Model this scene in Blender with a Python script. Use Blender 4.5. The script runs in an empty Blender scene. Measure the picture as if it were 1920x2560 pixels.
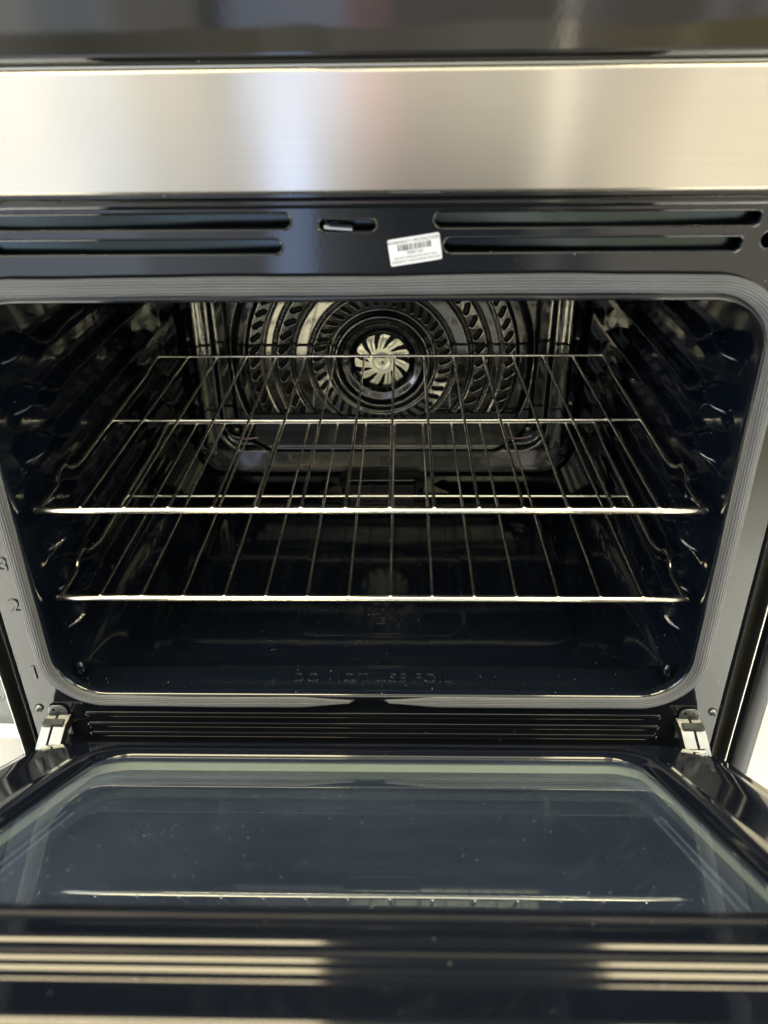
import bpy, bmesh, math
import numpy as np
from mathutils import Matrix, Vector

scene = bpy.context.scene
PI = math.pi

# ------------------------------------------------------------------ camera
cam_data = bpy.data.cameras.new("camera")
cam = bpy.data.objects.new("camera", cam_data)
scene.collection.objects.link(cam)
scene.camera = cam
RT = Vector((0.9997, 0.0202, -0.0109))
DN = Vector((0.0006, -0.4978, -0.8673))
FW = Vector((-0.0230, 0.8670, -0.4977))
mw = Matrix(((RT.x, -DN.x, -FW.x, 0.0315),
             (RT.y, -DN.y, -FW.y, -0.5976),
             (RT.z, -DN.z, -FW.z, 0.3608),
             (0, 0, 0, 1)))
cam.matrix_world = mw
cam_data.sensor_fit = 'HORIZONTAL'
cam_data.sensor_width = 36.0
cam_data.lens = 2021.4 / 1920 * 36.0
cam_data.clip_start = 0.02
cam_data.clip_end = 100
cam_data.dof.use_dof = True
cam_data.dof.focus_distance = 0.86
cam_data.dof.aperture_fstop = 7.5

# ------------------------------------------------------------------ view
scene.view_settings.view_transform = 'Standard'
scene.view_settings.look = 'None'
scene.view_settings.exposure = 0
scene.view_settings.gamma = 1
scene.render.engine = 'CYCLES'
scene.cycles.max_bounces = 10
scene.cycles.glossy_bounces = 7
scene.cycles.transparent_max_bounces = 16
scene.cycles.caustics_reflective = False
scene.cycles.caustics_refractive = False

# ------------------------------------------------------------------ world: soft indoor surroundings
world = bpy.data.worlds.new("World")
scene.world = world
world.use_nodes = True
wn = world.node_tree
for nd in list(wn.nodes):
    wn.nodes.remove(nd)
def N(nt, typ, **kw):
    n = nt.nodes.new(typ)
    for k, v in kw.items():
        setattr(n, k, v)
    return n
def math_node(nt, op, a, b=None, c=None, clamp=False):
    n = nt.nodes.new('ShaderNodeMath'); n.operation = op; n.use_clamp = clamp
    for i, v in enumerate((a, b, c)):
        if v is None: continue
        if isinstance(v, (int, float)): n.inputs[i].default_value = v
        else: nt.links.new(v, n.inputs[i])
    return n.outputs[0]
def mixc(nt, fac, a, b, blend='MIX'):
    n = nt.nodes.new('ShaderNodeMix'); n.data_type = 'RGBA'; n.blend_type = blend
    for sock, v in ((n.inputs['Factor'], fac), (n.inputs['A'], a), (n.inputs['B'], b)):
        if isinstance(v, (int, float)): sock.default_value = v
        elif isinstance(v, tuple): sock.default_value = (*v, 1) if len(v) == 3 else v
        else: nt.links.new(v, sock)
    return n.outputs['Result']
def ramp(nt, fac, stops, interp='EASE'):
    n = nt.nodes.new('ShaderNodeValToRGB')
    cr = n.color_ramp; cr.interpolation = interp
    while len(cr.elements) < len(stops): cr.elements.new(0.5)
    for e, (p, col) in zip(cr.elements, stops):
        e.position = p
        e.color = (*col, 1) if isinstance(col, tuple) else (col, col, col, 1)
    nt.links.new(fac, n.inputs[0])
    return n.outputs[0]

tc = N(wn, 'ShaderNodeTexCoord')
sx = N(wn, 'ShaderNodeSeparateXYZ'); wn.links.new(tc.outputs['Generated'], sx.inputs[0])
X, Y, Z = sx.outputs
u = math_node(wn, 'MULTIPLY_ADD', X, 0.5, 0.5)      # 0..1 left to right
SC = 8.0   # ramp colours are fractions of this radiance
def stops(L): return [(0.5 + 0.5 * x, (r / SC, g / SC, b / SC)) for x, r, g, b in L]
# what stands round the room, at three heights
mid = ramp(wn, u, stops([
    (-1.0, 1.0, 1.1, 1.25), (-.60, 1.3, 1.3, 1.3), (-.42, 1.2, 1.12, 1.0), (-.385, .8, .75, .64), (-.33, .40, .37, .30), (-.22, .70, .64, .50),
    (-.155, .70, .62, .42), (-.14, .95, .9, .75), (-.115, .85, .80, .60), (-.09, .70, .64, .50), (-.075, 1.0, .9, .8), (.0, .86, .72, .64),
    (.06, 1.05, .93, .76), (.08, 1.25, 1.15, .95), (.14, 1.15, 1.05, .85), (.163, 1.2, 1.1, .8), (.168, 5.0, 4.5, 3.4), (.176, 4.4, 3.9, 3.0), (.183, 1.1, .96, .66), (.23, 1.0, .84, .50),
    (.27, 1.0, .82, .42), (.29, 1.5, 1.25, .70), (.31, 1.0, .82, .40), (.38, 1.1, .85, .36), (.60, 1.1, .95, .70), (1.0, .9, .95, 1.05)]), 'LINEAR')
high = ramp(wn, u, stops([
    (-1.0, 1.0, 1.1, 1.25), (-.60, 1.0, 1.0, 1.0), (-.42, 2.0, 2.0, 1.9), (-.385, 2.2, 2.2, 2.1), (-.365, 1.5, 1.6, 1.7), (-.32, 1.3, 1.45, 1.6), (-.30, 1.5, 1.6, 1.75), (-.288, 1.15, 1.1, 1.0), (-.212, 1.05, 1.0, .92), (-.205, .40, .40, .40),
    (-.188, .35, .37, .42), (-.175, 1.3, 1.5, 2.0), (-.12, 1.6, 1.8, 2.3), (-.07, 1.7, 1.8, 2.2), (-.05, 1.6, 1.1, 1.1), (-.02, 1.4, .95, .95), (.0, .75, .68, .64), (.14, .75, .68, .60),
    (.155, .55, .5, .46), (.166, 2.6, 2.4, 2.0), (.176, 2.6, 2.4, 2.0), (.184, 1.1, 1.05, .95), (.20, 1.0, .95, .9), (.225, .75, .70, .62), (.29, .75, .68, .58), (.315, 1.5, 1.45, 1.35), (.335, .9, .85, .75), (.36, 1.5, 1.4, 1.3), (.40, .8, .75, .65), (1.0, .9, .85, .75)]), 'LINEAR')
low = ramp(wn, u, stops([
    (-1.0, 1.2, 1.3, 1.5), (-.50, 1.4, 1.6, 1.9), (-.36, 1.45, 1.6, 1.9), (-.30, 1.5, 1.7, 2.0), (-.285, 1.0, 1.1, 1.25), (-.16, .75, .75, .8), (-.14, 1.9, 2.4, 3.6),
    (-.11, 1.6, 2.1, 3.3), (-.095, .7, .75, .8), (-.05, .40, .40, .40), (.0, .16, .17, .20), (.13, .16, .17, .20), (.17, .9, .88, .8), (.20, .35, .36, .38),
    (.24, 1.3, 1.2, 1.0), (.45, 1.4, 1.25, 1.0), (.7, 1.3, 1.25, 1.2), (1.0, .9, .95, 1.0)]), 'LINEAR')
nz = N(wn, 'ShaderNodeTexNoise'); nz.inputs['Scale'].default_value = 5; nz.inputs['Detail'].default_value = 3
wn.links.new(tc.outputs['Generated'], nz.inputs['Vector'])
Zn = math_node(wn, 'MULTIPLY_ADD', math_node(wn, 'SUBTRACT', nz.outputs['Fac'], .5), .10, Z)
horiz = mixc(wn, ramp(wn, math_node(wn, 'MULTIPLY_ADD', Zn, 1.0, .5), [(.355, 1.0), (.385, 0.0)]), mid, low)
horiz = mixc(wn, ramp(wn, math_node(wn, 'MULTIPLY_ADD', Zn, 1.0, .5), [(.462, 0.0), (.482, 1.0)]), horiz, high)
# ceiling with rows of bright panes; foliage-tinted daylight comes through some of them
Zs = math_node(wn, 'MAXIMUM', Z, 0.05)
cx_ = math_node(wn, 'DIVIDE', X, Zs); cy_ = math_node(wn, 'DIVIDE', Y, Zs)
def wave_(v, f, o, duty):
    fr = math_node(wn, 'FRACT', math_node(wn, 'MULTIPLY_ADD', v, f, o))
    return math_node(wn, 'LESS_THAN', fr, duty)
pane = math_node(wn, 'MULTIPLY', wave_(cx_, 1.3, .15, .62), wave_(cy_, 1.1, .3, .45))
blot = ramp(wn, nz.outputs['Fac'], [(0.38, (.75, .85, .42)), (0.48, (1.0, .95, .60)), (0.62, (1.0, .93, .75))])
panec = mixc(wn, 1.0, blot, (5.0 / SC, 5.0 / SC, 5.0 / SC), 'MULTIPLY')
ceil = mixc(wn, pane, (0.95 / SC, 0.90 / SC, 0.80 / SC), panec)
up = ramp(wn, Z, [(0.30, 0.0), (0.42, 1.0)])
# tall windows behind the photographer, trees outside
def band(v, a, b):
    return math_node(wn, 'MULTIPLY', math_node(wn, 'GREATER_THAN', v, a), math_node(wn, 'LESS_THAN', v, b))
bars = math_node(wn, 'MULTIPLY', wave_(Z, 9.0, .1, .86), wave_(X, 7.5, .2, .88))
winL = math_node(wn, 'MULTIPLY', math_node(wn, 'MULTIPLY', band(X, -.70, -.48), band(Z, .18, .36)), bars)
winR = math_node(wn, 'MULTIPLY', math_node(wn, 'MULTIPLY', band(X, .46, .76), band(Z, .14, .45)), bars)
glow = mixc(wn, 1.0, ramp(wn, nz.outputs['Fac'], [(0.40, (.55, .75, .25)), (0.47, (1.0, .95, .48)), (0.6, (1.0, .92, .60))]), (1.0, 1.0, 1.0), 'MULTIPLY')
col = mixc(wn, up, horiz, ceil)
col = mixc(wn, math_node(wn, 'MULTIPLY', winL, .4), col, glow)
col = mixc(wn, math_node(wn, 'MULTIPLY', winR, .5), col, glow)
# the half of the room the oven backs onto is dark
back = ramp(wn, math_node(wn, 'MULTIPLY_ADD', Y, 0.5, 0.5), [(0.5, 0.0), (0.62, 1.0)])
col = mixc(wn, back, col, (0.10 / SC, 0.10 / SC, 0.10 / SC))
bg = N(wn, 'ShaderNodeBackground'); bg.inputs['Strength'].default_value = SC
wn.links.new(col, bg.inputs['Color'])
wo = N(wn, 'ShaderNodeOutputWorld'); wn.links.new(bg.outputs[0], wo.inputs[0])

# ------------------------------------------------------------------ lamps of the place
def area(name, loc, target, sx_, sy_, radiance, color):
    d = bpy.data.lights.new(name, 'AREA'); d.shape = 'RECTANGLE'
    d.size = sx_; d.size_y = sy_; d.color = color
    d.energy = radiance * PI * sx_ * sy_
    o = bpy.data.objects.new(name, d); scene.collection.objects.link(o)
    o.location = loc
    dirv = Vector(target) - Vector(loc)
    o.rotation_euler = dirv.to_track_quat('-Z', 'Y').to_euler()
    return o
WARM = (1.0, 0.85, 0.52)
for lx, lw in ((-0.72, 1.15), (0.98, 1.0)):
    for ly, ld in ((-0.105, 0.30), (-0.46, 0.34)):
        area("ceiling_light", (lx, ly, 1.60), (lx, ly, 0), lw, ld, 26, WARM)
area("window_light", (-2.3, -1.1, 0.7), (-0.6, -0.3, -0.5), 1.3, 1.3, 8, (0.86, 0.94, 1.0))
area("window_light", (2.2, -1.5, 0.6), (0.5, 0.1, -0.4), 0.7, 1.4, 5, (0.84, 0.93, 1.0))
area("window_light", (1.9, -0.10, 1.0), (0.1, -0.1, -0.2), 0.9, 0.8, 5, (0.66, 0.78, 1.0))
# daylight falling on the floor on either side of the oven
for lx, rad, tx in ((-1.9, 34, -0.95), (1.9, 32, 0.95)):
    o_ = area("daylight_patch", (lx, -1.3, 1.5), (tx, -0.55, -0.63), 0.5, 0.5, rad, (0.82, 0.91, 1.0))
    o_.data.spread = math.radians(38)

# ------------------------------------------------------------------ mesh helpers
C = scene.collection
def link(name, me, mat=None, parent=None, smooth=True, sharp=None):
    o = bpy.data.objects.new(name, me); C.objects.link(o)
    if mat is not None:
        me.materials.clear()
        for m in (mat if isinstance(mat, (list, tuple)) else [mat]): me.materials.append(m)
    if smooth:
        for p in me.polygons: p.use_smooth = True
        if sharp:
            me.set_sharp_from_angle(angle=math.radians(sharp))
    if parent is not None: o.parent = parent
    return o
class MB:
    def __init__(s): s.v = []; s.f = []; s.uv = {}; s.n = 0
    def add(s, verts, faces):
        verts = np.asarray(verts, float).reshape(-1, 3)
        s.v.append(verts); s.f += [tuple(i + s.n for i in f) for f in faces]; s.n += len(verts)
    def loft(s, loops, closed=True, cap0=False, cap1=False):
        L = len(loops); n = len(loops[0]); V = np.concatenate(loops); F = []
        m = n if closed else n - 1
        for i in range(L - 1):
            a = i * n; b = a + n
            for j in range(m):
                k = (j + 1) % n
                F.append((a + j, a + k, b + k, b + j))
        if cap0: F.append(tuple(range(n - 1, -1, -1)))
        if cap1: F.append(tuple((L - 1) * n + j for j in range(n)))
        s.add(V, F)
    def grid(s, P):   # P: (ny,nx,3)
        ny, nx = P.shape[:2]
        s.loft([P[i] for i in range(ny)], closed=False)
    def box(s, c, d, R=None):
        c = np.array(c, float); h = np.array(d, float) / 2
        v = np.array([[x, y, z] for x in (-1, 1) for y in (-1, 1) for z in (-1, 1)]) * h
        if R is not None: v = v @ np.array(R).T
        s.add(v + c, [(0, 1, 3, 2), (4, 6, 7, 5), (0, 4, 5, 1), (2, 3, 7, 6), (0, 2, 6, 4), (1, 5, 7, 3)])
    def tube(s, pts, r, seg=12, closed=False, caps=True):
        P = np.array(pts, float); n = len(P)
        if closed: T = np.roll(P, -1, 0) - np.roll(P, 1, 0)
        else:
            T = np.empty_like(P); T[1:-1] = P[2:] - P[:-2]; T[0] = P[1] - P[0]; T[-1] = P[-1] - P[-2]
        T /= np.linalg.norm(T, axis=1)[:, None]
        up_ = np.array([0, 0, 1.0]) if abs(T[0][2]) < .9 else np.array([0, 1.0, 0])
        nrm = np.cross(T[0], up_); nrm /= np.linalg.norm(nrm)
        loops = []; a = np.linspace(0, 2 * PI, seg, endpoint=False)
        rr_ = np.full(n, r) if np.isscalar(r) else np.asarray(r)
        for i in range(n):
            nrm = nrm - T[i] * np.dot(nrm, T[i]); nrm /= np.linalg.norm(nrm)
            b = np.cross(T[i], nrm)
            loops.append(P[i] + rr_[i] * (np.cos(a)[:, None] * nrm + np.sin(a)[:, None] * b))
        s.loft(loops, True, caps and not closed, caps and not closed)
    def ellipsoid(s, c, r, nu=16, nv=10):
        th = np.linspace(0, PI, nv + 1); ph = np.linspace(0, 2 * PI, nu, endpoint=False)
        loops = []
        for t in th:
            t = min(max(t, 1e-3), PI - 1e-3)
            loops.append(np.stack([c[0] + r[0] * np.sin(t) * np.cos(ph), c[1] + r[1] * np.sin(t) * np.sin(ph),
                                   np.full(nu, c[2] + r[2] * np.cos(t))], 1))
        s.loft(loops, True, True, True)
    def mesh(s, name, recalc=True):
        V = np.concatenate(s.v); me = bpy.data.meshes.new(name)
        me.from_pydata(V.tolist(), [], s.f); me.update()
        if recalc:
            bm = bmesh.new(); bm.from_mesh(me)
            bmesh.ops.recalc_face_normals(bm, faces=bm.faces); bm.to_mesh(me); bm.free()
        return me
    def build(s, name, mat, parent=None, smooth=True, sharp=40, recalc=True):
        return link(name, s.mesh(name, recalc), mat, parent, smooth, sharp)
def fillet(pts, rad, seg=6):
    pts = [np.array(p, float) for p in pts]; out = [pts[0]]
    for i in range(1, len(pts) - 1):
        a, b, c = pts[i - 1], pts[i], pts[i + 1]
        d1 = a - b; d2 = c - b; l1 = np.linalg.norm(d1); l2 = np.linalg.norm(d2)
        r = min(rad, l1 * .45, l2 * .45); p1 = b + d1 / l1 * r; p2 = b + d2 / l2 * r
        for t in np.linspace(0, 1, seg):
            out.append((1 - t) ** 2 * p1 + 2 * t * (1 - t) * b + t * t * p2)
    out.append(pts[-1]); return out
def rrect(x0, x1, z0, z1, r, nh, nv_, nc, rtop=None):
    """rounded rectangle counter-clockwise in 2D from bottom left; fixed point counts"""
    rt = r if rtop is None else rtop; P = []
    def side(a, b, n):
        for t in np.linspace(0, 1, n, endpoint=False): P.append((a[0] + (b[0] - a[0]) * t, a[1] + (b[1] - a[1]) * t))
    def arc(cx, cz, q, a0):
        for t in np.linspace(0, PI / 2, nc, endpoint=False): P.append((cx + q * math.cos(a0 + t), cz + q * math.sin(a0 + t)))
    side((x0 + r, z0), (x1 - r, z0), nh); arc(x1 - r, z0 + r, r, -PI / 2)
    side((x1, z0 + r), (x1, z1 - rt), nv_); arc(x1 - rt, z1 - rt, rt, 0)
    side((x1 - rt, z1), (x0 + rt, z1), nh); arc(x0 + rt, z1 - rt, rt, PI / 2)
    side((x0, z1 - rt), (x0, z0 + r), nv_); arc(x0 + r, z0 + r, r, PI)
    return np.array(P)
def XZ(P, y): return np.stack([P[:, 0], np.full(len(P), y), P[:, 1]], 1)
def smooth(t): t = np.clip(t, 0, 1); return t * t * (3 - 2 * t)
def curve_plate(name, shapes, extrude, bevel, mat, parent, M_=None, res=2):
    cu = bpy.data.curves.new(name, 'CURVE'); cu.dimensions = '2D'; cu.fill_mode = 'BOTH'
    cu.extrude = extrude; cu.bevel_depth = bevel; cu.bevel_resolution = res; cu.offset = -bevel
    for S in shapes:
        sp = cu.splines.new('POLY'); sp.points.add(len(S) - 1)
        for p, q in zip(sp.points, S): p.co = (q[0], q[1], 0, 1)
        sp.use_cyclic_u = True
    return curve_done(name, cu, mat, parent, M_)
def curve_done(name, cu, mat, parent, M_=None, sharp=30):
    t = bpy.data.objects.new("tmp", cu); C.objects.link(t)
    dg = bpy.context.evaluated_depsgraph_get(); dg.update()
    me = bpy.data.meshes.new_from_object(t.evaluated_get(dg)); me.name = name
    bpy.data.objects.remove(t); bpy.data.curves.remove(cu)
    if M_ is not None: me.transform(M_)
    return link(name, me, mat, parent, True, sharp)
def text_mesh(name, body, size, mat, parent, M_, extrude=.0002, bevel=0.0, align='CENTER', spacing=1.0):
    cu = bpy.data.curves.new(name, 'FONT'); cu.body = body; cu.size = size; cu.extrude = extrude
    cu.bevel_depth = bevel; cu.bevel_resolution = 2; cu.align_x = align; cu.align_y = 'CENTER'; cu.space_character = spacing
    cu.resolution_u = 4
    return curve_done(name, cu, mat, parent, M_)
FRONT = Matrix.Rotation(PI / 2, 4, 'X')      # xy plane -> xz plane, facing -y
def capsule2d(x0, x1, z0, z1, n=10):
    r = (z1 - z0) / 2; zc = (z0 + z1) / 2; P = []
    for t in np.linspace(-PI / 2, PI / 2, n): P.append((x1 - r + r * math.cos(t), zc + r * math.sin(t)))
    for t in np.linspace(PI / 2, 3 * PI / 2, n): P.append((x0 + r + r * math.cos(t), zc + r * math.sin(t)))
    return P

# ------------------------------------------------------------------ materials
def new_mat(name):
    m = bpy.data.materials.new(name); m.use_nodes = True; nt = m.node_tree
    return m, nt, nt.nodes['Principled BSDF']
def dust_nodes(nt, scale, size, amount, coord='Object'):
    """sparse specks of dust lying on the surface: returns 0..1 mask"""
    t = N(nt, 'ShaderNodeTexCoord')
    v = N(nt, 'ShaderNodeTexVoronoi'); v.inputs['Scale'].default_value = scale
    nt.links.new(t.outputs[coord], v.inputs['Vector'])
    s = N(nt, 'ShaderNodeSeparateColor'); nt.links.new(v.outputs['Color'], s.inputs[0])
    rad = math_node(nt, 'MULTIPLY', math_node(nt, 'POWER', s.outputs[0], 3), size)
    keep = math_node(nt, 'LESS_THAN', s.outputs[1], amount)
    hit = math_node(nt, 'LESS_THAN', v.outputs['Distance'], rad)
    return math_node(nt, 'MULTIPLY', keep, hit)
def enamel(name, base, rough=.07, ior=1.6, dust=(110, .13, .5), wave=.0006, wscale=14, peel=.00001):
    m, nt, b = new_mat(name)
    t = N(nt, 'ShaderNodeTexCoord')
    b.inputs['Roughness'].default_value = rough; b.inputs['IOR'].default_value = ior
    n1 = N(nt, 'ShaderNodeTexNoise'); n1.inputs['Scale'].default_value = wscale; n1.inputs['Detail'].default_value = 1
    nt.links.new(t.outputs['Object'], n1.inputs['Vector'])
    n2 = N(nt, 'ShaderNodeTexNoise'); n2.inputs['Scale'].default_value = 260; n2.inputs['Detail'].default_value = 1
    nt.links.new(t.outputs['Object'], n2.inputs['Vector'])
    h = math_node(nt, 'ADD', math_node(nt, 'MULTIPLY', n1.outputs['Fac'], wave), math_node(nt, 'MULTIPLY', n2.outputs['Fac'], peel))
    bp = N(nt, 'ShaderNodeBump'); bp.inputs['Strength'].default_value = 1; bp.inputs['Distance'].default_value = 1
    nt.links.new(h, bp.inputs['Height']); nt.links.new(bp.outputs[0], b.inputs['Normal'])
    if dust:
        d = dust_nodes(nt, *dust)
        c = mixc(nt, d, base, (.62, .64, .66)); nt.links.new(c, b.inputs['Base Color'])
        r = math_node(nt, 'MULTIPLY_ADD', d, .6, rough); nt.links.new(r, b.inputs['Roughness'])
    else: b.inputs['Base Color'].default_value = (*base, 1)
    return m
M_frame = enamel("black_enamel_front", (.006, .007, .009), .06, 1.62, (200, .085, .5), .00025, 9)
M_cav = enamel("blue_black_enamel_cavity", (.0035, .0055, .0105), .08, 1.6, (260, .10, .75), .0005, 12)
M_back = enamel("black_enamel_back", (.004, .006, .009), .07, 1.84, (200, .10, .4), .0003, 22, .00001)
M_ctrl = enamel("black_control_glass", (.008, .008, .008), .05, 1.6, (160, .08, .4), .0006, 9)
M_door = enamel("black_enamel_door", (.003, .0042, .0085), .08, 1.47, (300, .06, .6), .0007, 9)
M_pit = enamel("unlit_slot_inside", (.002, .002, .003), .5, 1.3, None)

M_pitgloss = enamel('shaded_recess_enamel', (.002, .003, .004), .2, 1.4, None)  # darker than the back enamel: the recess's shade is put into its colour
def metal(name, base, rough, noise=.0, scale=40, aniso=0.0):
    m, nt, b = new_mat(name)
    b.inputs['Metallic'].default_value = 1; b.inputs['Base Color'].default_value = (*base, 1)
    b.inputs['Roughness'].default_value = rough
    t = N(nt, 'ShaderNodeTexCoord'); n = N(nt, 'ShaderNodeTexNoise'); n.inputs['Scale'].default_value = scale
    nt.links.new(t.outputs['Object'], n.inputs['Vector'])
    if noise:
        bp = N(nt, 'ShaderNodeBump'); bp.inputs['Distance'].default_value = noise; nt.links.new(n.outputs['Fac'], bp.inputs['Height'])
        nt.links.new(bp.outputs[0], b.inputs['Normal'])
    nt.links.new(math_node(nt, 'MULTIPLY_ADD', n.outputs['Fac'], .08, rough - .04), b.inputs['Roughness'])
    return m
M_chrome = metal("chrome_wire", (.92, .89, .82), .18, .0002, 90)
M_galv = metal("galvanised_steel", (.055, .072, .082), .17, .0010, 14)
M_fan = metal("pressed_steel_fan", (.78, .76, .66), .34, .0004, 120)
M_hinge = metal("zinc_plated_steel", (.17, .175, .175), .38, .0004, 80)
M_chromeedge = metal("bright_trim_edge", (.55, .56, .54), .3)

def brushed():
    m, nt, b = new_mat("brushed_stainless")
    b.inputs['Metallic'].default_value = 1
    t = N(nt, 'ShaderNodeTexCoord'); mp = N(nt, 'ShaderNodeMapping'); mp.inputs['Scale'].default_value = (6, 6, 1400)
    nt.links.new(t.outputs['Object'], mp.inputs[0])
    n = N(nt, 'ShaderNodeTexNoise'); n.inputs['Scale'].default_value = 1; n.inputs['Detail'].default_value = 3
    nt.links.new(mp.outputs[0], n.inputs['Vector'])
    c = ramp(nt, n.outputs['Fac'], [(.3, (.574, .544, .494)), (.7, (.594, .564, .514))], 'LINEAR')
    nt.links.new(c, b.inputs['Base Color'])
    b.inputs['Roughness'].default_value = .21
    b.inputs['Anisotropic'].default_value = 1.0; b.inputs['Anisotropic Rotation'].default_value = .25
    tg = N(nt, 'ShaderNodeTangent'); tg.direction_type = 'RADIAL'; tg.axis = 'Z'
    nt.links.new(tg.outputs[0], b.inputs['Tangent'])
    return m
M_steel = brushed()

def simple(name, base, rough=.5, spec=.5):
    m, nt, b = new_mat(name)
    t = N(nt, 'ShaderNodeTexCoord'); n = N(nt, 'ShaderNodeTexNoise'); n.inputs['Scale'].default_value = 30
    nt.links.new(t.outputs['Object'], n.inputs['Vector'])
    c = mixc(nt, n.outputs['Fac'], tuple(x * .92 for x in base), tuple(min(1, x * 1.06) for x in base))
    nt.links.new(c, b.inputs['Base Color']); b.inputs['Roughness'].default_value = rough
    b.inputs['Specular IOR Level'].default_value = spec
    return m
M_paper = simple("white_sticker_paper", (.80, .81, .84), .5)
M_ink = simple("purple_black_ink", (.035, .02, .05), .6)
M_inkg = simple("grey_ink", (.07, .06, .11), .6)
M_tunnel = simple("pale_spacer_strip", (.54, .54, .48), .35)
M_dark = simple("door_inside_navy", (.012, .018, .042), .25)
M_greyapp = enamel("grey_appliance_paint", (.10, .105, .11), .25, 1.5, (60, .1, .2))
M_satin = enamel('black_satin_trim', (.006, .007, .010), .34, 1.42, (90, .07, .3), .0002, 10)
M_white = simple("white_painted_metal", (.75, .77, .80), .3)

def gasket_mat():
    m, nt, b = new_mat("woven_fibreglass")
    uv = N(nt, 'ShaderNodeUVMap'); s = N(nt, 'ShaderNodeSeparateXYZ'); nt.links.new(uv.outputs[0], s.inputs[0])
    # u = metres along, v = rib index around
    a = math_node(nt, 'SINE', math_node(nt, 'MULTIPLY', math_node(nt, 'ADD', s.outputs[0], math_node(nt, 'MULTIPLY', s.outputs[1], .00075)), 2 * PI / .0017))
    r = math_node(nt, 'COSINE', math_node(nt, 'MULTIPLY', s.outputs[1], 2 * PI))
    rr2 = math_node(nt, 'MULTIPLY_ADD', r, .5, .5)
    aa = math_node(nt, 'MULTIPLY_ADD', a, .5, .5)
    h = math_node(nt, 'MULTIPLY', rr2, math_node(nt, 'MULTIPLY_ADD', aa, .6, .4))
    c = ramp(nt, h, [(0, (.016, .017, .021)), (.45, (.062, .068, .085)), (1, (.175, .190, .228))], 'LINEAR')
    t = N(nt, 'ShaderNodeTexCoord'); n = N(nt, 'ShaderNodeTexNoise'); n.inputs['Scale'].default_value = 25
    nt.links.new(t.outputs['Object'], n.inputs['Vector'])
    c2 = mixc(nt, 1.0, c, ramp(nt, n.outputs['Fac'], [(.3, .75), (.7, 1.0)]), 'MULTIPLY')
    nt.links.new(c2, b.inputs['Base Color']); b.inputs['Roughness'].default_value = .45
    b.inputs['Sheen Weight'].default_value = .3
    bp = N(nt, 'ShaderNodeBump'); bp.inputs['Distance'].default_value = .0006; nt.links.new(h, bp.inputs['Height'])
    nt.links.new(bp.outputs[0], b.inputs['Normal'])
    return m
M_gasket = gasket_mat()

def glass_mat(name, ior, tint, gl, dust):
    m, nt, b = new_mat(name); nt.nodes.remove(b)
    out = nt.nodes['Material Output']
    g = N(nt, 'ShaderNodeBsdfGlossy'); g.inputs['Roughness'].default_value = .015; g.inputs['Color'].default_value = (*gl, 1)
    tr = N(nt, 'ShaderNodeBsdfTransparent'); tr.inputs['Color'].default_value = (*tint, 1)
    geo = N(nt, 'ShaderNodeNewGeometry')
    dt = N(nt, 'ShaderNodeVectorMath'); dt.operation = 'DOT_PRODUCT'
    nt.links.new(geo.outputs['Normal'], dt.inputs[0]); nt.links.new(geo.outputs['Incoming'], dt.inputs[1])
    f0 = ((ior - 1) / (ior + 1)) ** 2
    sch = math_node(nt, 'POWER', math_node(nt, 'SUBTRACT', 1.0, math_node(nt, 'ABSOLUTE', dt.outputs['Value']), clamp=True), 5)
    mx = N(nt, 'ShaderNodeMixShader'); nt.links.new(math_node(nt, 'MULTIPLY_ADD', sch, 1 - f0, f0), mx.inputs[0])
    nt.links.new(tr.outputs[0], mx.inputs[1]); nt.links.new(g.outputs[0], mx.inputs[2])
    last = mx.outputs[0]
    if dust:
        d = dust_nodes(nt, *dust)
        df = N(nt, 'ShaderNodeBsdfDiffuse'); df.inputs['Color'].default_value = (.5, .5, .52, 1)
        mx2 = N(nt, 'ShaderNodeMixShader'); nt.links.new(d, mx2.inputs[0]); nt.links.new(last, mx2.inputs[1]); nt.links.new(df.outputs[0], mx2.inputs[2])
        last = mx2.outputs[0]
        # bluish sheen painted over the pane as weak, uneven diffuse colour
        t = N(nt, 'ShaderNodeTexCoord'); n = N(nt, 'ShaderNodeTexNoise'); n.inputs['Scale'].default_value = 5; n.inputs['Detail'].default_value = 4
        nt.links.new(t.outputs['Object'], n.inputs['Vector'])
        df2 = N(nt, 'ShaderNodeBsdfDiffuse'); df2.inputs['Color'].default_value = (.24, .33, .56, 1)
        mx3 = N(nt, 'ShaderNodeMixShader'); nt.links.new(ramp(nt, n.outputs['Fac'], [(.3, .035), (.7, .07)]), mx3.inputs[0])
        nt.links.new(last, mx3.inputs[1]); nt.links.new(df2.outputs[0], mx3.inputs[2]); last = mx3.outputs[0]
    nt.links.new(last, out.inputs[0])
    return m
M_glass = glass_mat("coated_door_glass", 2.9, (.76, .83, .84), (.93, .97, 1.0), (260, .10, .8))
M_glass2 = glass_mat("inner_door_glass", 1.6, (.50, .56, .66), (.85, .92, 1.0), None)

def floor_mat():
    m, nt, b = new_mat("beige_floor")
    t = N(nt, 'ShaderNodeTexCoord'); n = N(nt, 'ShaderNodeTexNoise'); n.inputs['Scale'].default_value = 2.2; n.inputs['Detail'].default_value = 6
    nt.links.new(t.outputs['Object'], n.inputs['Vector'])
    c = ramp(nt, n.outputs['Fac'], [(.3, (.56, .52, .45)), (.7, (.65, .61, .53))])
    nt.links.new(c, b.inputs['Base Color']); b.inputs['Roughness'].default_value = .35
    return m

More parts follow.
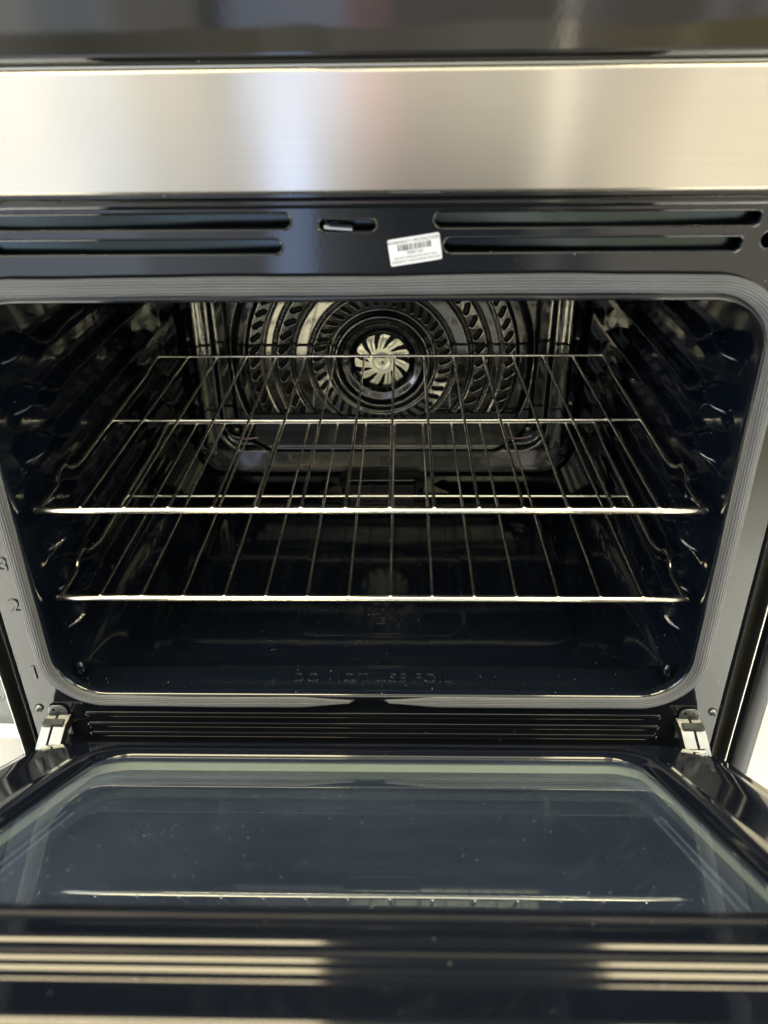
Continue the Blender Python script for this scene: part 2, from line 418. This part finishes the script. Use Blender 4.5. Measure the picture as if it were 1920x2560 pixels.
def props(o, label=None, cat=None, group=None, kind=None):
    if label: o['label'] = label
    if cat: o['category'] = cat
    if group: o['group'] = group
    if kind: o['kind'] = kind
    return o
def empty(name, loc):
    o = bpy.data.objects.new(name, None); C.objects.link(o); o.location = loc; o.empty_display_size = .05
    return o
def keep(o):  # children were built in world coordinates: cancel the parent's offset
    o.matrix_parent_inverse = Matrix.Translation(-o.parent.location) if o.parent and o.parent.type == 'EMPTY' else Matrix.Identity(4)
    return o

# ------------------------------------------------------------------ floor
fl = MB(); fl.grid(np.array([[(x, y, -.63) for x in np.linspace(-2.2, 2.2, 9)] for y in np.linspace(-1.8, 2.2, 9)]))
props(fl.build("floor", floor_mat(), None, False), "pale beige floor beside the oven", kind='structure')

# ------------------------------------------------------------------ the range
OV = empty("wall_oven", (0, .25, -.63))
props(OV, "black enamel oven with its glass door dropped half open below a stainless steel panel", "oven")

# --- front frame plate
open_loop = rrect(-.3035, .3035, -.187, .1988, .045, 40, 40, 16)
shapes = [rrect(-.343, .343, -.285, .2765, .006, 4, 4, 4), open_loop]
SL = [(.0540, .2820, .2503, .2600), (.0610, .2722, .2330, .2425), (-.2830, -.0480, .2503, .2600), (-.2740, -.0555, .2330, .2425),
      (-.0276, .0124, .2482, .2558)]
for s_ in SL: shapes.append(capsule2d(*s_))
for cx in (-.291, .291):
    shapes.append([(cx + .0055 * math.cos(t), .2400 + .0055 * math.sin(t)) for t in np.linspace(0, 2 * PI, 24, endpoint=False)])
# plate front at y=0: extrude .001 + bevel .0012
FR = curve_plate("front_frame", shapes, .0006, .0014, M_frame, OV, Matrix.Translation((0, .002, 0)) @ FRONT)
# pressed relief of the frame: rims round the slots, ribs under the opening, bead above the slots
def bead(x0, x1, zc, w, h, y=0.0006, n=9, taper=.03):
    """rounded pressed ridge running along x, tapering into the plate at its ends"""
    rel = MB()
    xs = np.concatenate([np.linspace(x0, x0 + taper, 8), np.linspace(x0 + taper, x1 - taper, 12)[1:-1], np.linspace(x1 - taper, x1, 8)])
    loops = []
    for x in xs:
        k = math.sqrt(max(1e-4, 1 - max(0, (x0 + taper - x) / taper, (x - x1 + taper) / taper) ** 2))
        a = np.linspace(0, PI, n)
        loops.append(np.stack([np.full(n, x), y - h * k * np.sin(a), zc + w / 2 * k * np.cos(a)], 1))
    rel.loft(loops, closed=False); rel.build('pressed_bead', M_frame, FR)
bead(-.33, .300, .2672, .0078, .0030)
for i, z in enumerate((-.2165, -.2305, -.2435)):
    bead(-.288, .288, z, .0075, .0015, taper=.005)
def rim(x0, x1, z0, z1, g=.0022, h=.0010):
    P = np.array(capsule2d(x0 - g * .4, x1 + g * .4, z0 - g * .4, z1 + g * .4, 14)); c = np.array([(x0 + x1) / 2, (z0 + z1) / 2])
    rl = MB(); rl.tube([(p[0], .0004, p[1]) for p in P], h, 8, closed=True); return rl
for s_ in SL: rim(*s_).build("slot_rim", M_frame, FR)
for z, ch in ((-.0375, "3"), (-.083, "2"), (-.163, "1")):
    text_mesh("embossed_number", ch, .0205, M_frame, FR, Matrix.Translation((-.3262, -.0002, z)) @ FRONT, .0004, .0007)
for x in (-.332, .3362):
    sc = MB(); sc.ellipsoid((x, -.0006, -.2085), (.0042, .0032, .0042)); s0 = sc.build("screw", M_hinge, FR)
    sc = MB(); sc.tube([(x, -.0036, -.2085), (x, -.0045, -.2085)], .0014, 6); sc.build("screw_recess", M_pit, FR)

# --- metal seen through the slots
bk = MB(); nx = 60
gx = np.linspace(-.335, .335, nx); gz = np.linspace(.212, .272, 8)
bk.grid(np.array([[(x, .014 + .0012 * math.sin(x * 17 + z * 60 + 1), z) for x in gx] for z in gz]))
bk.build("vent_backing", M_galv, OV)

# --- door latch
lt = MB(); ang = math.radians(-4)
R_ = [[math.cos(ang), 0, -math.sin(ang)], [0, 1, 0], [math.sin(ang), 0, math.cos(ang)]]
lt.box((-.0135, .0015, .2504), (.0185, .010, .0016), R_)
lt.box((-.0225, .0035, .2512), (.0035, .010, .0022), R_)
lt.build("latch", M_chromeedge, OV, False)
lb = MB(); lb.box((-.0076, .0068, .2564), (.036, .002, .0012)); lb.build("latch_plate", M_hinge, OV, False)

# --- stainless panel and the control glass above it
def extrude_profile(prof, x0, x1, nxs=40):
    P = fillet([(0, a, b) for a, b in prof], .004, 5); mb = MB()
    xs = np.linspace(x0, x1, nxs); mb.loft([np.array([(x, p[1], p[2]) for p in P]) for x in xs], closed=False); return mb
extrude_profile([(.004, .2774), (-.0285, .2774), (-.0305, .279), (-.0305, .3490), (-.0290, .3510), (-.018, .3510)], -.40, .40).build("stainless_panel", M_steel, OV, sharp=60)
extrude_profile([(-.012, .3510), (-.0275, .3512), (-.0275, .3530), (-.012, .3530)], -.40, .40).build("trim_strip", M_chromeedge, OV)
extrude_profile([(-.010, .3532), (-.0290, .3532), (-.0330, .3570), (-.0330, .4100), (-.028, .418), (-.015, .4235), (.06, .426)], -.40, .40).build("control_panel", M_ctrl, OV, sharp=70)

# --- warranty sticker
ang = math.radians(8.5)
STM = Matrix.Translation((.0402, -.0004, .2351)) @ Matrix.Rotation(-ang, 4, 'Y') @ FRONT
stk = curve_plate("warranty_sticker", [rrect(-.0187, .0187, -.0094, .0094, .0014, 2, 2, 5)], .0001, 0, M_paper, OV, STM)
props(stk, "white rectangular warranty sticker with barcode")
T_ = lambda x, y: STM @ Matrix.Translation((x, y, .00025))
text_mesh("sticker_print", "WARRANTY PROTECTION", .0032, M_inkg, stk, T_(0, .0066), 0)
text_mesh("sticker_print", "00091354", .0029, M_inkg, stk, T_(.0000, -.0014), 0)
text_mesh("sticker_print", "DO NOT REMOVE SECURITY SEAL", .00205, M_inkg, stk, T_(0, -.0044), 0)
text_mesh("sticker_print", "WARRANTY VOID IF SEALIS REMOVED", .00205, M_inkg, stk, T_(0, -.0070), 0)
bc = MB(); rng = np.random.RandomState(4); x = -.0120
while x < .0118:
    w = rng.choice([.0004, .0006, .0009]); bc.box((x + w / 2, .00265, .00025), (w, .0044, .0001)); x += w + rng.choice([.0005, .0007, .0010])
me = bc.mesh("barcode"); me.transform(STM); link("barcode", me, M_ink, stk, False)

# --- cavity liner
LEV = [-.1485, -.1010, -.0535, -.0060, .0415, .0890, .1365]
WALL = .3165; FLOORZ = -.2115; TOPZ = .214
def rib(y, z):
    d = np.zeros_like(z)
    bump = .0125 * np.exp(-((y - .095) / .017) ** 2) - .003 * np.exp(-((y - .135) / .016) ** 2)
    env = smooth((y - .052) / .030) * (1 - smooth((y - .448) / .025))
    for zk in LEV:
        dz = z - (zk + bump - .0012)
        top = 1 - smooth((dz + .0065) / .007)
        dep = .026 if y > .13 else .020
        bot = np.clip((dz + dep) / (dep - .006), 0, 1)
        d = np.maximum(d, top * bot)
    return .0185 * d * env
def sdf_rr(x, y, cx, cy, hx, hy, r):
    qx = np.abs(x - cx) - hx + r; qy = np.abs(y - cy) - hy + r
    return np.hypot(np.maximum(qx, 0), np.maximum(qy, 0)) + np.minimum(np.maximum(qx, qy), 0) - r
def floor_h(x, y):
    h = .0022 * smooth((-sdf_rr(x, y, 0, .26, .232, .175, .05)) / .012)
    h += -.0016 * smooth((-sdf_rr(x, y, .006, .26, .100, .145, .03)) / .008)
    lip = .0125 * (1 - smooth((y - .052) / .016))
    return h + lip
NH, NV, NC = 170, 230, 20
ys = [(-.0012, -.0065, 0), (-.0034, -.0050, 0), (-.0046, -.0022, 0), (-.0040, -.0002, 0), (-.001, .0010, 0), (.004, .0013, 0)]
loops = []
for y, g, k in ys:     # rolled lip of the opening
    P = rrect(-.3035 - (-g), .3035 + (-g), -.187 + g, .1988 - g, .045 - g, NH, NV, NC); loops.append(XZ(P, y))
for y in np.concatenate([np.linspace(.008, .05, 14), np.arange(.053, .476, .003), np.linspace(.478, .502, 5)]):
    t = float(smooth((y - .004) / .018)); r = .045
    P = rrect(-.3022 - (WALL - .3022) * t, .3022 + (WALL - .3022) * t, -.1857 + (FLOORZ + .1857) * t, .1975 + (TOPZ - .1975) * t, r, NH, NV, NC)
    x, z = P[:, 0].copy(), P[:, 1].copy()
    wall = smooth((np.abs(x) - .300) / .012) * (y > .03)
    x -= np.sign(x) * rib(y, z) * wall
    fm = smooth((.012 - (z - FLOORZ)) / .012) * t
    z += fm * floor_h(P[:, 0], y)
    loops.append(np.stack([x, np.full(len(x), y), z], 1))
cv = MB(); cv.loft(loops)
LIN = cv.build("cavity_liner", M_cav, OV, sharp=None, recalc=False)
for x in (-.299, .299):
    d = MB(); d.ellipsoid((x, .039, -.189), (.005, .006, .0085)); d.build("corner_dimple", M_cav, LIN)
text_mesh("embossed_warning", "DO NOT USE FOIL", .0185, M_cav, LIN, Matrix.Translation((.000, .036, -.1986)), .0003, .0005, spacing=1.08)
text_mesh("embossed_mark", "UR", .016, M_cav, LIN, Matrix.Translation((.003, .164, -.2112)), .0003, .0005)
text_mesh("embossed_mark", "RE", .016, M_cav, LIN, Matrix.Translation((.003, .147, -.2112)), .0003, .0005)

# --- pressed back cover
gx = np.linspace(-.3185, .3185, 360); gz = np.linspace(-.213, .214, 240)
GX, GZ = np.meshgrid(gx, gz)
s_ = sdf_rr(GX, GZ, .003, .05, .2865, .2535, .055)
t = np.clip(-s_ / .024, 0, 1)
H = .026 * np.sqrt(1 - (1 - t) ** 2)
H -= .007 * smooth((-sdf_rr(GX, GZ, .003, .08, .238, .232, .035)) / .010)
H += .0075 * smooth((-sdf_rr(GX, GZ, .003, .09, .215, .243, .06)) / .007)
disc = np.hypot(GX - .003, GZ + .016)
kd = smooth((.209 - disc) / .004) * smooth((GZ + .106) / .006); H = H * (1 - kd) + .010 * kd
H += .0165 * np.clip((-.150 - GZ) / .050, 0, 1) * smooth(-s_ / .026)
# upright rolled columns near both sides of the cover
for cx in (-.252, .258):
    H += .004 * np.exp(-((GX - cx) / .006) ** 2) * smooth((GZ + .165) / .03)
bc = MB(); bc.grid(np.stack([GX, .502 - H, GZ], 2))
kf = disc.ravel(); bc.f = [f for f in bc.f if kf[f[0]] > .056]
bc.build("back_cover", M_back, OV, sharp=None)

cl = curve_plate("bottom_clip", [[(-.063, -.012), (-.052, -.022), (.052, -.022), (.063, -.012), (.063, .008), (.052, .018), (-.052, .018), (-.063, .008)]],
                 .001, .0012, M_pitgloss, OV, Matrix.Translation((.001, .4655, -.1925)) @ FRONT)  # dark plate drawn as the shaded recess behind the clip face
curve_plate("clip_face", [rrect(-.049, .049, -.017, .0095, .0025, 2, 2, 5)], .0035, .0016, M_back, cl, Matrix.Translation((.001, .4590, -.1975)) @ Matrix.Rotation(math.radians(4), 4, 'X') @ FRONT)

# --- perforated convection baffle (polar grid)
BC = (.003, -.016); BY = .479
nr = 190; nth = 1000
rs = np.linspace(.0385, .207, nr); th = np.linspace(0, 2 * PI, nth, endpoint=False)
RR, TT = np.meshgrid(rs, th, indexing='ij')
prof = [(.0385, -.006), (.041, -.0035), (.046, .000), (.056, .003), (.060, .0075), (.0635, .0095), (.067, .0085), (.070, .0020), (.0735, .0005),
        (.0755, .0020), (.0765, .0030), (.0965, .0068), (.0980, .0060), (.1000, -.001), (.1018, .0030), (.1035, .0034), (.1195, .0037), (.1212, .0030), (.1235, -.0015),
        (.1255, .0028), (.1265, .0036), (.1455, .0062), (.1470, .0055), (.1490, -.001), (.1510, .0030), (.1525, .0034), (.1625, .0036), (.1640, .0025),
        (.1660, .0028), (.1670, .0036), (.1850, .0060), (.1865, .0050), (.1885, .0022), (.1900, .0026), (.2010, .0022), (.2040, -.001), (.207, -.006)]
prof_r = [p[0] for p in prof]; prof_h = [p[1] for p in prof]
HH = np.interp(RR, prof_r, prof_h)
ker = np.array([1, 2, 3, 2, 1.]) / 9
pad = np.pad(HH, ((2, 2), (0, 0)), mode='edge'); HH = sum(ker[k] * pad[k:k + nr] for k in range(5))
PX = RR * np.cos(TT); PZ = RR * np.sin(TT)
def slots(r0, n, ln, wd, slant, phase=0):
    k = 2 * PI / n; a = ((TT - phase) / k + .5) % 1 - .5
    tang = a * k * r0; rad = RR - r0
    c, s = math.cos(slant), math.sin(slant)
    p = rad * c + tang * s; q = -rad * s + tang * c
    return np.hypot(np.maximum(np.abs(p) - (ln - wd) / 2, 0), q) - wd / 2
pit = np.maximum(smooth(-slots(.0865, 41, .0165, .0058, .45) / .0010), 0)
cut = smooth((PZ + .080) / .004)
m2 = np.maximum(smooth(-slots(.136, 44, .0175, .0072, .80) / .0012), smooth(-slots(.176, 62, .0165, .0066, .80) / .0012))
# the two outer rings stop along a straight line below the fan
outer = smooth((RR - .1005) / .003)
flat = outer * (1 - cut)
HH = HH * (1 - flat) + (-.0035) * flat
pit = np.maximum(pit, m2 * (PZ > -.078))
HH -= .0045 * pit
P = np.stack([BC[0] + PX, BY - HH, BC[1] + PZ], 2)
bf = MB(); bf.loft([P[i] for i in range(nr)])
me = bf.mesh("convection_baffle", True)
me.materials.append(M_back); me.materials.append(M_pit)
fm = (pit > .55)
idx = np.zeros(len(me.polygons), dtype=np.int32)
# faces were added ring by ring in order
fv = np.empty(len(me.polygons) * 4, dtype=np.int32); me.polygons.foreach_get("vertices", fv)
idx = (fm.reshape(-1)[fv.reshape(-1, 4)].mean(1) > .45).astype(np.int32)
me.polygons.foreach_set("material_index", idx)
BF = bpy.data.objects.new("convection_baffle", me); C.objects.link(BF); BF.parent = OV
for p in me.polygons: p.use_smooth = True
for x in (-.2095, .2120):
    b_ = MB(); b_.tube([(x, .478, -.117), (x, .472, -.117)], .0052, 12); b_.ellipsoid((x, .472, -.117), (.005, .0025, .005)); b_.build("bolt", M_hinge, OV)
    b_ = MB(); sg = -1 if x < 0 else 1
    b_.tube(fillet([(x + sg * .022, .475, -.105), (x + sg * .010, .474, -.126), (x - sg * .012, .474, -.132), (x - sg * .03, .476, -.130)], .008), .0022, 8)
    b_.build("bracket_edge", M_back, OV)

# --- fan behind the baffle
FC = np.array((.003, .489, -.0195))
nb = 11; fp = []
for i in range(nb):
    a0 = 2 * PI * i / nb + .12
    for r, da in ((.0175, .0), (.0172, .02), (.0290, -.13), (.0385, -.25), (.0392, -.02), (.0375, .11), (.0280, .24), (.0205, .36)):
        fp.append((r * math.cos(a0 + da + .25), r * math.sin(a0 + da + .25)))
FAN = curve_plate("convection_fan", [fp], .0003, .0002, M_fan, OV, Matrix.Translation(tuple(FC)) @ FRONT)
hb = MB()
prof = [(.0135, 0), (.0132, .0007), (.0120, .0012), (.0112, .0009), (.0060, .0009), (.0050, .0020), (.0001, .0022)]
a = np.linspace(0, 2 * PI, 32, endpoint=False)
hb.loft([np.stack([FC[0] + r * np.cos(a), np.full(32, FC[1] - .0004 - h), FC[2] + r * np.sin(a)], 1) for r, h in prof])
hb.build("hub", M_fan, FAN)
nt_ = MB(); nt_.tube([(FC[0] + .0005, FC[1] - .0026, FC[2] - .0005), (FC[0] + .0005, FC[1] - .006, FC[2] - .0005)], .0024, 6); nt_.build("hub_nut", M_hinge, FAN)
rb = MB()
for i in range(nb):
    a0 = 2 * PI * i / nb + .12 + .25 + .12
    p0 = FC + np.array((.019 * math.cos(a0 + .12), -.0008, .019 * math.sin(a0 + .12)))
    p1 = FC + np.array((.034 * math.cos(a0 - .13), -.0008, .034 * math.sin(a0 - .13)))
    rb.tube([p0, p0 * .5 + p1 * .5, p1], .0011, 8)
rb.build("blade_ridges", M_fan, FAN)
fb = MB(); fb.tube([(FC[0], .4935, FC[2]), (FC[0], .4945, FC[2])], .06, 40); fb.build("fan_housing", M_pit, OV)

# --- gasket (one woven rope, open at the bottom middle)
def gasket():
    base = rrect(-.3112, .3112, -.1932, .2107, .052, 120, 90, 40)
    n = len(base); i0 = 60        # start in the bottom middle
    P = np.roll(base, -i0, 0)
    d = np.hypot(*(np.roll(P, -1, 0) - P).T); s = np.concatenate([[0], np.cumsum(d)])[:-1]; L = s[-1] + d[-1]
    # resample, skipping the gap
    q = np.linspace(.0130, L - .0150, 900)
    Pc = np.vstack([P, P[:1]]); sc = np.append(s, L)
    x = np.interp(q, sc, Pc[:, 0]); z = np.interp(q, sc, Pc[:, 1])
    z = z + .0006 * np.sin(q * 9) + .0004 * np.sin(q * 23 + 1)
    T = np.gradient(np.stack([x, z], 1), axis=0); T /= np.linalg.norm(T, axis=1)[:, None]
    Nn = np.stack([T[:, 1], -T[:, 0]], 1)
    nr_ = 20; seg = nr_ * 6; V = []; UV = []
    a = np.linspace(0, 2 * PI, seg, endpoint=False)
    e = np.minimum(q - q[0], q[-1] - q)
    for i in range(len(q)):
        k = float(smooth(e[i] / .06))
        end = max(0, 1 - e[i] / .006)
        lump = 1 + .03 * math.sin(q[i] * 31) + .02 * math.sin(q[i] * 77)
        low_ = float(smooth((-.15 - z[i]) / .04)); ra = (.0067 - .0013 * low_) * (.32 + .68 * k) * lump; rb_ = (.0064 - .0012 * low_) * (.4 + .6 * k)
        yc = -.0052 + .005 * end
        rr_ = 1 + .022 * np.cos(a * nr_)
        inpl = ra * rr_ * np.cos(a); outp = rb_ * rr_ * np.sin(a)
        V.append(np.stack([x[i] + Nn[i, 0] * inpl, yc - outp, z[i] + Nn[i, 1] * inpl - .004 * 0], 1))
    mb = MB(); mb.loft(V, True, True, True)
    me = mb.mesh("gasket", True)
    uvl = me.uv_layers.new(name="UVMap"); L_ = len(me.loops)
    vi = np.empty(L_, dtype=np.int32); me.loops.foreach_get("vertex_index", vi)
    ring = vi // seg; col_ = vi % seg
    ls = np.empty(len(me.polygons), dtype=np.int32); me.polygons.foreach_get("loop_start", ls)
    lt_ = np.empty(len(me.polygons), dtype=np.int32); me.polygons.foreach_get("loop_total", lt_)
    vv = col_ * nr_ / seg
    for st, tt in zip(ls, lt_):
        if tt == 4:
            c = col_[st:st + 4]
            if c.max() - c.min() > seg // 2: vv[st:st + 4] = np.where(c == 0, nr_, vv[st:st + 4])
    uvs = np.stack([q[ring], vv], 1).astype(np.float32).ravel()
    uvl.data.foreach_set("uv", uvs)
    return link("gasket", me, M_gasket, OV)
gasket()
gh = MB()
for x in (-.0125, .0135): gh.ellipsoid((x, .0008, -.1932), (.0055, .0016, .0050))
gh.build("gasket_hole", M_pit, FR)

# --- side edges of the body
for sg in (-1, 1):
    s1 = MB(); a = np.linspace(-PI / 2, PI / 2, 9)
    prof = [(sg * .3435, .006), (sg * .3438, -.001), (sg * .3450, -.003), (sg * .3460, .010), (sg * .3490, .0130), (sg * .3530, .0100), (sg * .3545, .0130), (sg * .3590, .03)]
    s1.loft([np.array([(p[0], p[1], z) for p in prof]) for z in np.linspace(-.62, .276, 30)], closed=False)
    s1.build("side_trim", M_satin, OV, sharp=None)
    s2 = MB(); s2.box((sg * .3612, .014, -.17), (.0010, .030, .90)); s2.build("edge_strip", M_chromeedge, OV, False)
lp = MB(); lp.box((0, -.005, -.452), (.686, .088, .350)); lp.build("lower_front", M_frame, OV, False)
sp = MB(); sp.loft([np.array([(x, y, z) for x, y in ((.3700, .20), (.3700, .004), (.3720, .001), (.3850, .0), (.3875, .002), (.388, .01), (.388, .2))]) for z in (-.62, .27)], closed=False)
sp.build("side_panel", M_satin, OV, sharp=None)
s2 = MB(); s2.box((.3893, .02, -.17), (.0010, .034, .90)); s2.build("edge_strip", M_chromeedge, OV, False)

# --- hinges
def hinge(sg):
    x = sg * .313
    e = curve_plate("hinge", [[(-.010, -.03), (.010, -.03), (.010, .002), (.008, .0065), (.004, .0085), (-.004, .0085), (-.008, .0065), (-.010, .002)],
                              [(-.004 + .0013 * math.cos(t), .0025 + .002 * math.sin(t)) for t in np.linspace(0, 2 * PI, 12, endpoint=False)],
                              [(.004 + .0011 * math.cos(t), .0025 + .0011 * math.sin(t)) for t in np.linspace(0, 2 * PI, 12, endpoint=False)]],
                    .0004, .0003, M_hinge, OV, Matrix.Translation((x, -.0022, -.2115)) @ FRONT)
    # arm: bent channel running down and forward into the door
    arm = MB(); path = np.array([(0, -.001, -.2165), (0, -.014, -.2195), (0, -.028, -.2300), (0, -.046, -.246)])
    w = [.0125, .0125, .0125, .0125]
    def strip(xa, xb, off, side=True):
        prof = [(xa, -.010), (xa, 0), (xb, 0), (xb, -.010)] if side else [(xa, 0), (xb, 0)]
        loops = []
        for i, p in enumerate(path):
            t = path[min(i + 1, 3)] - path[max(i - 1, 0)]; t /= np.linalg.norm(t); nrm = np.array([0, t[2], -t[1]])
            if nrm[2] < 0: nrm = -nrm
            loops.append(np.array([p + np.array([sg * (q[0]), 0, 0]) + nrm * (q[1] + off) for q in prof]) + np.array([x + sg * .006 * i / 3, 0, 0]))
        arm.loft(loops, closed=False)
    strip(-.0120, -.0010, .0010); strip(.0025, .0112, .0000)
    o = arm.build("hinge_arm", M_hinge, e, False)
    sm = o.modifiers.new("thickness", 'SOLIDIFY'); sm.thickness = .0014; sm.offset = 0
    bv = o.modifiers.new("edge", 'BEVEL'); bv.width = .0004; bv.segments = 2
    cr = MB(); cr.box((x + sg * .002, -.012, -.2170), (.020, .008, .0035)); cr.tube([(x - .006, -.030, -.2325), (x + .010, -.030, -.2325)], .0035, 12)
    cr.build("hinge_pin", M_hinge, e, True, 30)
hinge(-1); hinge(1)

# ------------------------------------------------------------------ door (local frame: x, s along door towards the viewer, h out of the inner face)
phi = math.radians(32.2)
DO = np.array([0, -.0023, -.2398]); DS = np.array([0, -math.cos(phi), math.sin(phi)]); DNn = np.array([0, math.sin(phi), math.cos(phi)])
def D(x, s, h): return np.array([x, 0, 0]) + DO + DS * s + DNn * h
def Dl(P, h):
    return np.stack([P[:, 0], DO[1] + DS[1] * P[:, 1] + DNn[1] * h, DO[2] + DS[2] * P[:, 1] + DNn[2] * h], 1)
S1 = .575
dl = MB(); NHd, NVd, NCd = 40, 40, 16
spec = [(.2385, .0905, .3950, .028, -.0040), (.2385, .0905, .3950, .028, -.0002), (.2389, .0901, .3953, .028, .0008), (.2399, .0891, .3962, .029, .0024), (.2420, .0870, .398, .030, .0040),
        (.2470, .083, .402, .034, .0051), (.2520, .078, .405, .038, .0052), (.2570, .0735, .408, .041, .0046), (.2605, .0705, .410, .043, .0028), (.2640, .067, .412, .045, .0022),
        (.2900, .050, .420, .048, .0022), (.3040, .0405, S1 - .012, .050, .0020),
        (.3110, .0345, S1 - .005, .052, .0005), (.3145, .0320, S1 - .002, .054, -.0030), (.3155, .0310, S1, .055, -.0120)]
# between window top border and the outline the surface stays flat, ribs are added below
loops = [Dl(rrect(-hw, hw, s0, s1, r, NHd, NVd, NCd), h) for hw, s0, s1, r, h in spec]
dl.loft(loops)
DOOR = dl.build("door", M_door, OV, sharp=None)
props(DOOR, "oven door hanging half open, inner face up")
rb = MB()
def drib(s, w, h, x0=-.262, x1=.262):
    a = np.linspace(-1, 1, 15); xs = np.concatenate([np.linspace(x0, x0 + .01, 6), np.linspace(x0 + .01, x1 - .01, 10)[1:-1], np.linspace(x1 - .01, x1, 6)])
    loops = []
    for x in xs:
        k = math.sqrt(max(1e-4, 1 - max(0, (x0 + .01 - x) / .01, (x - x1 + .01) / .01) ** 2))
        loops.append(np.array([D(x, s + w / 2 * k * t, .0018 + h * k * (1 + math.cos(PI * t)) / 2) for t in a]))
    rb = MB(); rb.loft(loops, closed=False); rb.build('pressed_rib', M_door, DOOR, sharp=None)
drib(.4325, .0105, .0033); drib(.4490, .0085, .0027); drib(.4578, .0085, .0027); drib(.4665, .0075, .0021); drib(.4985, .012, .0038); drib(.4407, .0140, .0022)
# glass panes
pg = MB(); pg.add([D(-.241, .088, -.0003), D(.241, .088, -.0003), D(.241, .3975, -.0003), D(-.241, .3975, -.0003)], [(0, 1, 2, 3)])
pg.build("door_glass", M_glass, DOOR, False)
tn = MB()
tn.loft([Dl(rrect(-.2400, .2400, .0890, .3965, .029, NHd, NVd, NCd), -.0008), Dl(rrect(-.2400, .2400, .0890, .3965, .029, NHd, NVd, NCd), -.0125)])
tn.build("glass_spacer", M_tunnel, DOOR, sharp=None)
pg = MB(); pg.add([D(-.243, .086, -.0125), D(.243, .086, -.0125), D(.243, .3990, -.0125), D(-.243, .3990, -.0125)], [(0, 1, 2, 3)])
pg.build("middle_glass", M_glass2, DOOR, False)
for sg in (-1, 1):
    r_ = MB(); r_.loft([np.array([D(sg * x, s, h) for x, h in ((.236, -.014), (.222, -.014), (.2205, -.016), (.2205, -.030))]) for s in (.088, .397)], closed=False)
    r_.build("glass_rail", M_dark, DOOR, False)
    for xx, hh in ((.2215, -.0150), (.2265, -.0138)):
        e_ = MB(); e_.tube([D(sg * xx, .20, hh), D(sg * xx, .396, hh)], .0006, 6); e_.build("rail_edge", M_white, DOOR)
pg = MB(); pg.add([D(-.245, .084, -.031), D(.245, .084, -.031), D(.245, .401, -.031), D(-.245, .401, -.031)], [(0, 1, 2, 3)])
pg.build("outer_glass", M_dark, DOOR, False)
ob = MB()
ob.loft([Dl(rrect(-.3380 + g, .3380 - g, .014 + g, S1 + .006 - g, .02, 10, 10, 10), h) for g, h in ((.05, -.0120), (.003, -.0120), (.0008, -.0127), (0, -.0145), (0, -.048), (.002, -.050))], cap1=True)
ob.build("door_frame", M_door, DOOR, sharp=None)
os_ = MB()
os_.loft([Dl(rrect(-.3480 + g, .3480 - g, .044 + g, S1 + .012 - g, .006, 4, 4, 6), h) for g, h in ((.03, -.0502), (.001, -.0502), (0, -.0515), (0, -.062), (.002, -.064))], cap1=True)
os_.build("outer_panel", M_steel, DOOR, sharp=30)

# ------------------------------------------------------------------ oven racks
def make_rack(z, label):
    root = empty("oven_rack", (0, .034, z))
    props(root, label, "oven rack", "chrome wire racks inside the oven")
    yf, dp = .034, .4176; W = .300
    def P(x, y, zz=0): return (x, y - yf, zz)
    f = MB(); f.tube([P(x, yf) for x in np.linspace(-W - .0012, W + .0012, 8)], .0033, 20)
    f.ellipsoid(P(-W - .0012, yf), (.0033,) * 3); f.ellipsoid(P(W + .0012, yf), (.0033,) * 3)
    f.build("front_rail", M_chrome, root)
    f = MB(); f.tube([P(x, yf + dp, .001) for x in np.linspace(-W + .002, W - .002, 8)], .0021, 12); f.build("back_rail", M_chrome, root)
    f = MB(); f.tube([P(x, yf + dp / 2, -.0023) for x in np.linspace(-W + .001, W - .001, 8)], .0021, 12); f.build("middle_rail", M_chrome, root)
    for sg in (-1, 1):
        x = sg * W
        pts = fillet([P(x, yf + .001), P(x - sg * .001, .078, .0015), P(x, .088, .010), P(x, .104, .0115), P(x, .116, .0005), P(x - sg * .004, .136, -.0008), P(x - sg * .003, .20, -.0005),
                      P(x - sg * .002, .38, -.0005), P(x - sg * .003, .395, .0035), P(x, yf + dp, .002)], .009, 6)
        f = MB(); f.tube(pts, .0025, 12); f.build("side_rail", M_chrome, root)
    for k in range(14):
        x = (k - 6.5) * .0400
        f = MB(); f.tube(fillet([P(x, yf - .0012, .0032), P(x, yf + .02, .0030), P(x, yf + dp * .5, .0016), P(x, yf + dp - .014, -.001), P(x, yf + dp + .0005, -.0016)], .01, 4), .0016, 10)
        f.ellipsoid(P(x, yf - .0012, .0032), (.0017, .0019, .0017), 10, 6)
        f.build("rack_wire", M_chrome, root)
    return root
def copy_tree(o, loc, label):
    r = o.copy(); C.objects.link(r); r.location = loc; r['label'] = label
    for ch in o.children:
        c = ch.copy(); C.objects.link(c); c.parent = r
    return r
r1 = make_rack(0, "upper chrome wire rack, level with the fan")
r2 = copy_tree(r1, (0, .034, -.0975), "lower chrome wire rack, nearest the oven floor")

# parts of the oven were built in world coordinates
for o in list(C.objects):
    if o.parent == OV: o.matrix_parent_inverse = Matrix.Translation(-OV.location)

# ------------------------------------------------------------------ neighbour on the left
NB = MB()
NB.box((-.532, .30, -.075), (.33, .52, .39)); 
nb_ = NB.build("base_cabinet", M_greyapp, None, False)
props(nb_, "grey metal cabinet standing left of the oven", "cabinet")
bo = MB(); Q = np.array(capsule2d(-.05, .05, -.02, .02, 12))
bo.tube([(-.398 + p[1] * .5, .0395, -.205 + p[0] * .6) for p in Q], .0022, 8, closed=True); bo.build("embossed_oval", M_greyapp, nb_)
tr_ = MB(); tr_.box((-.532, .034, -.2745), (.33, .012, .008)); tr_.build("bottom_trim", M_white, nb_, False)
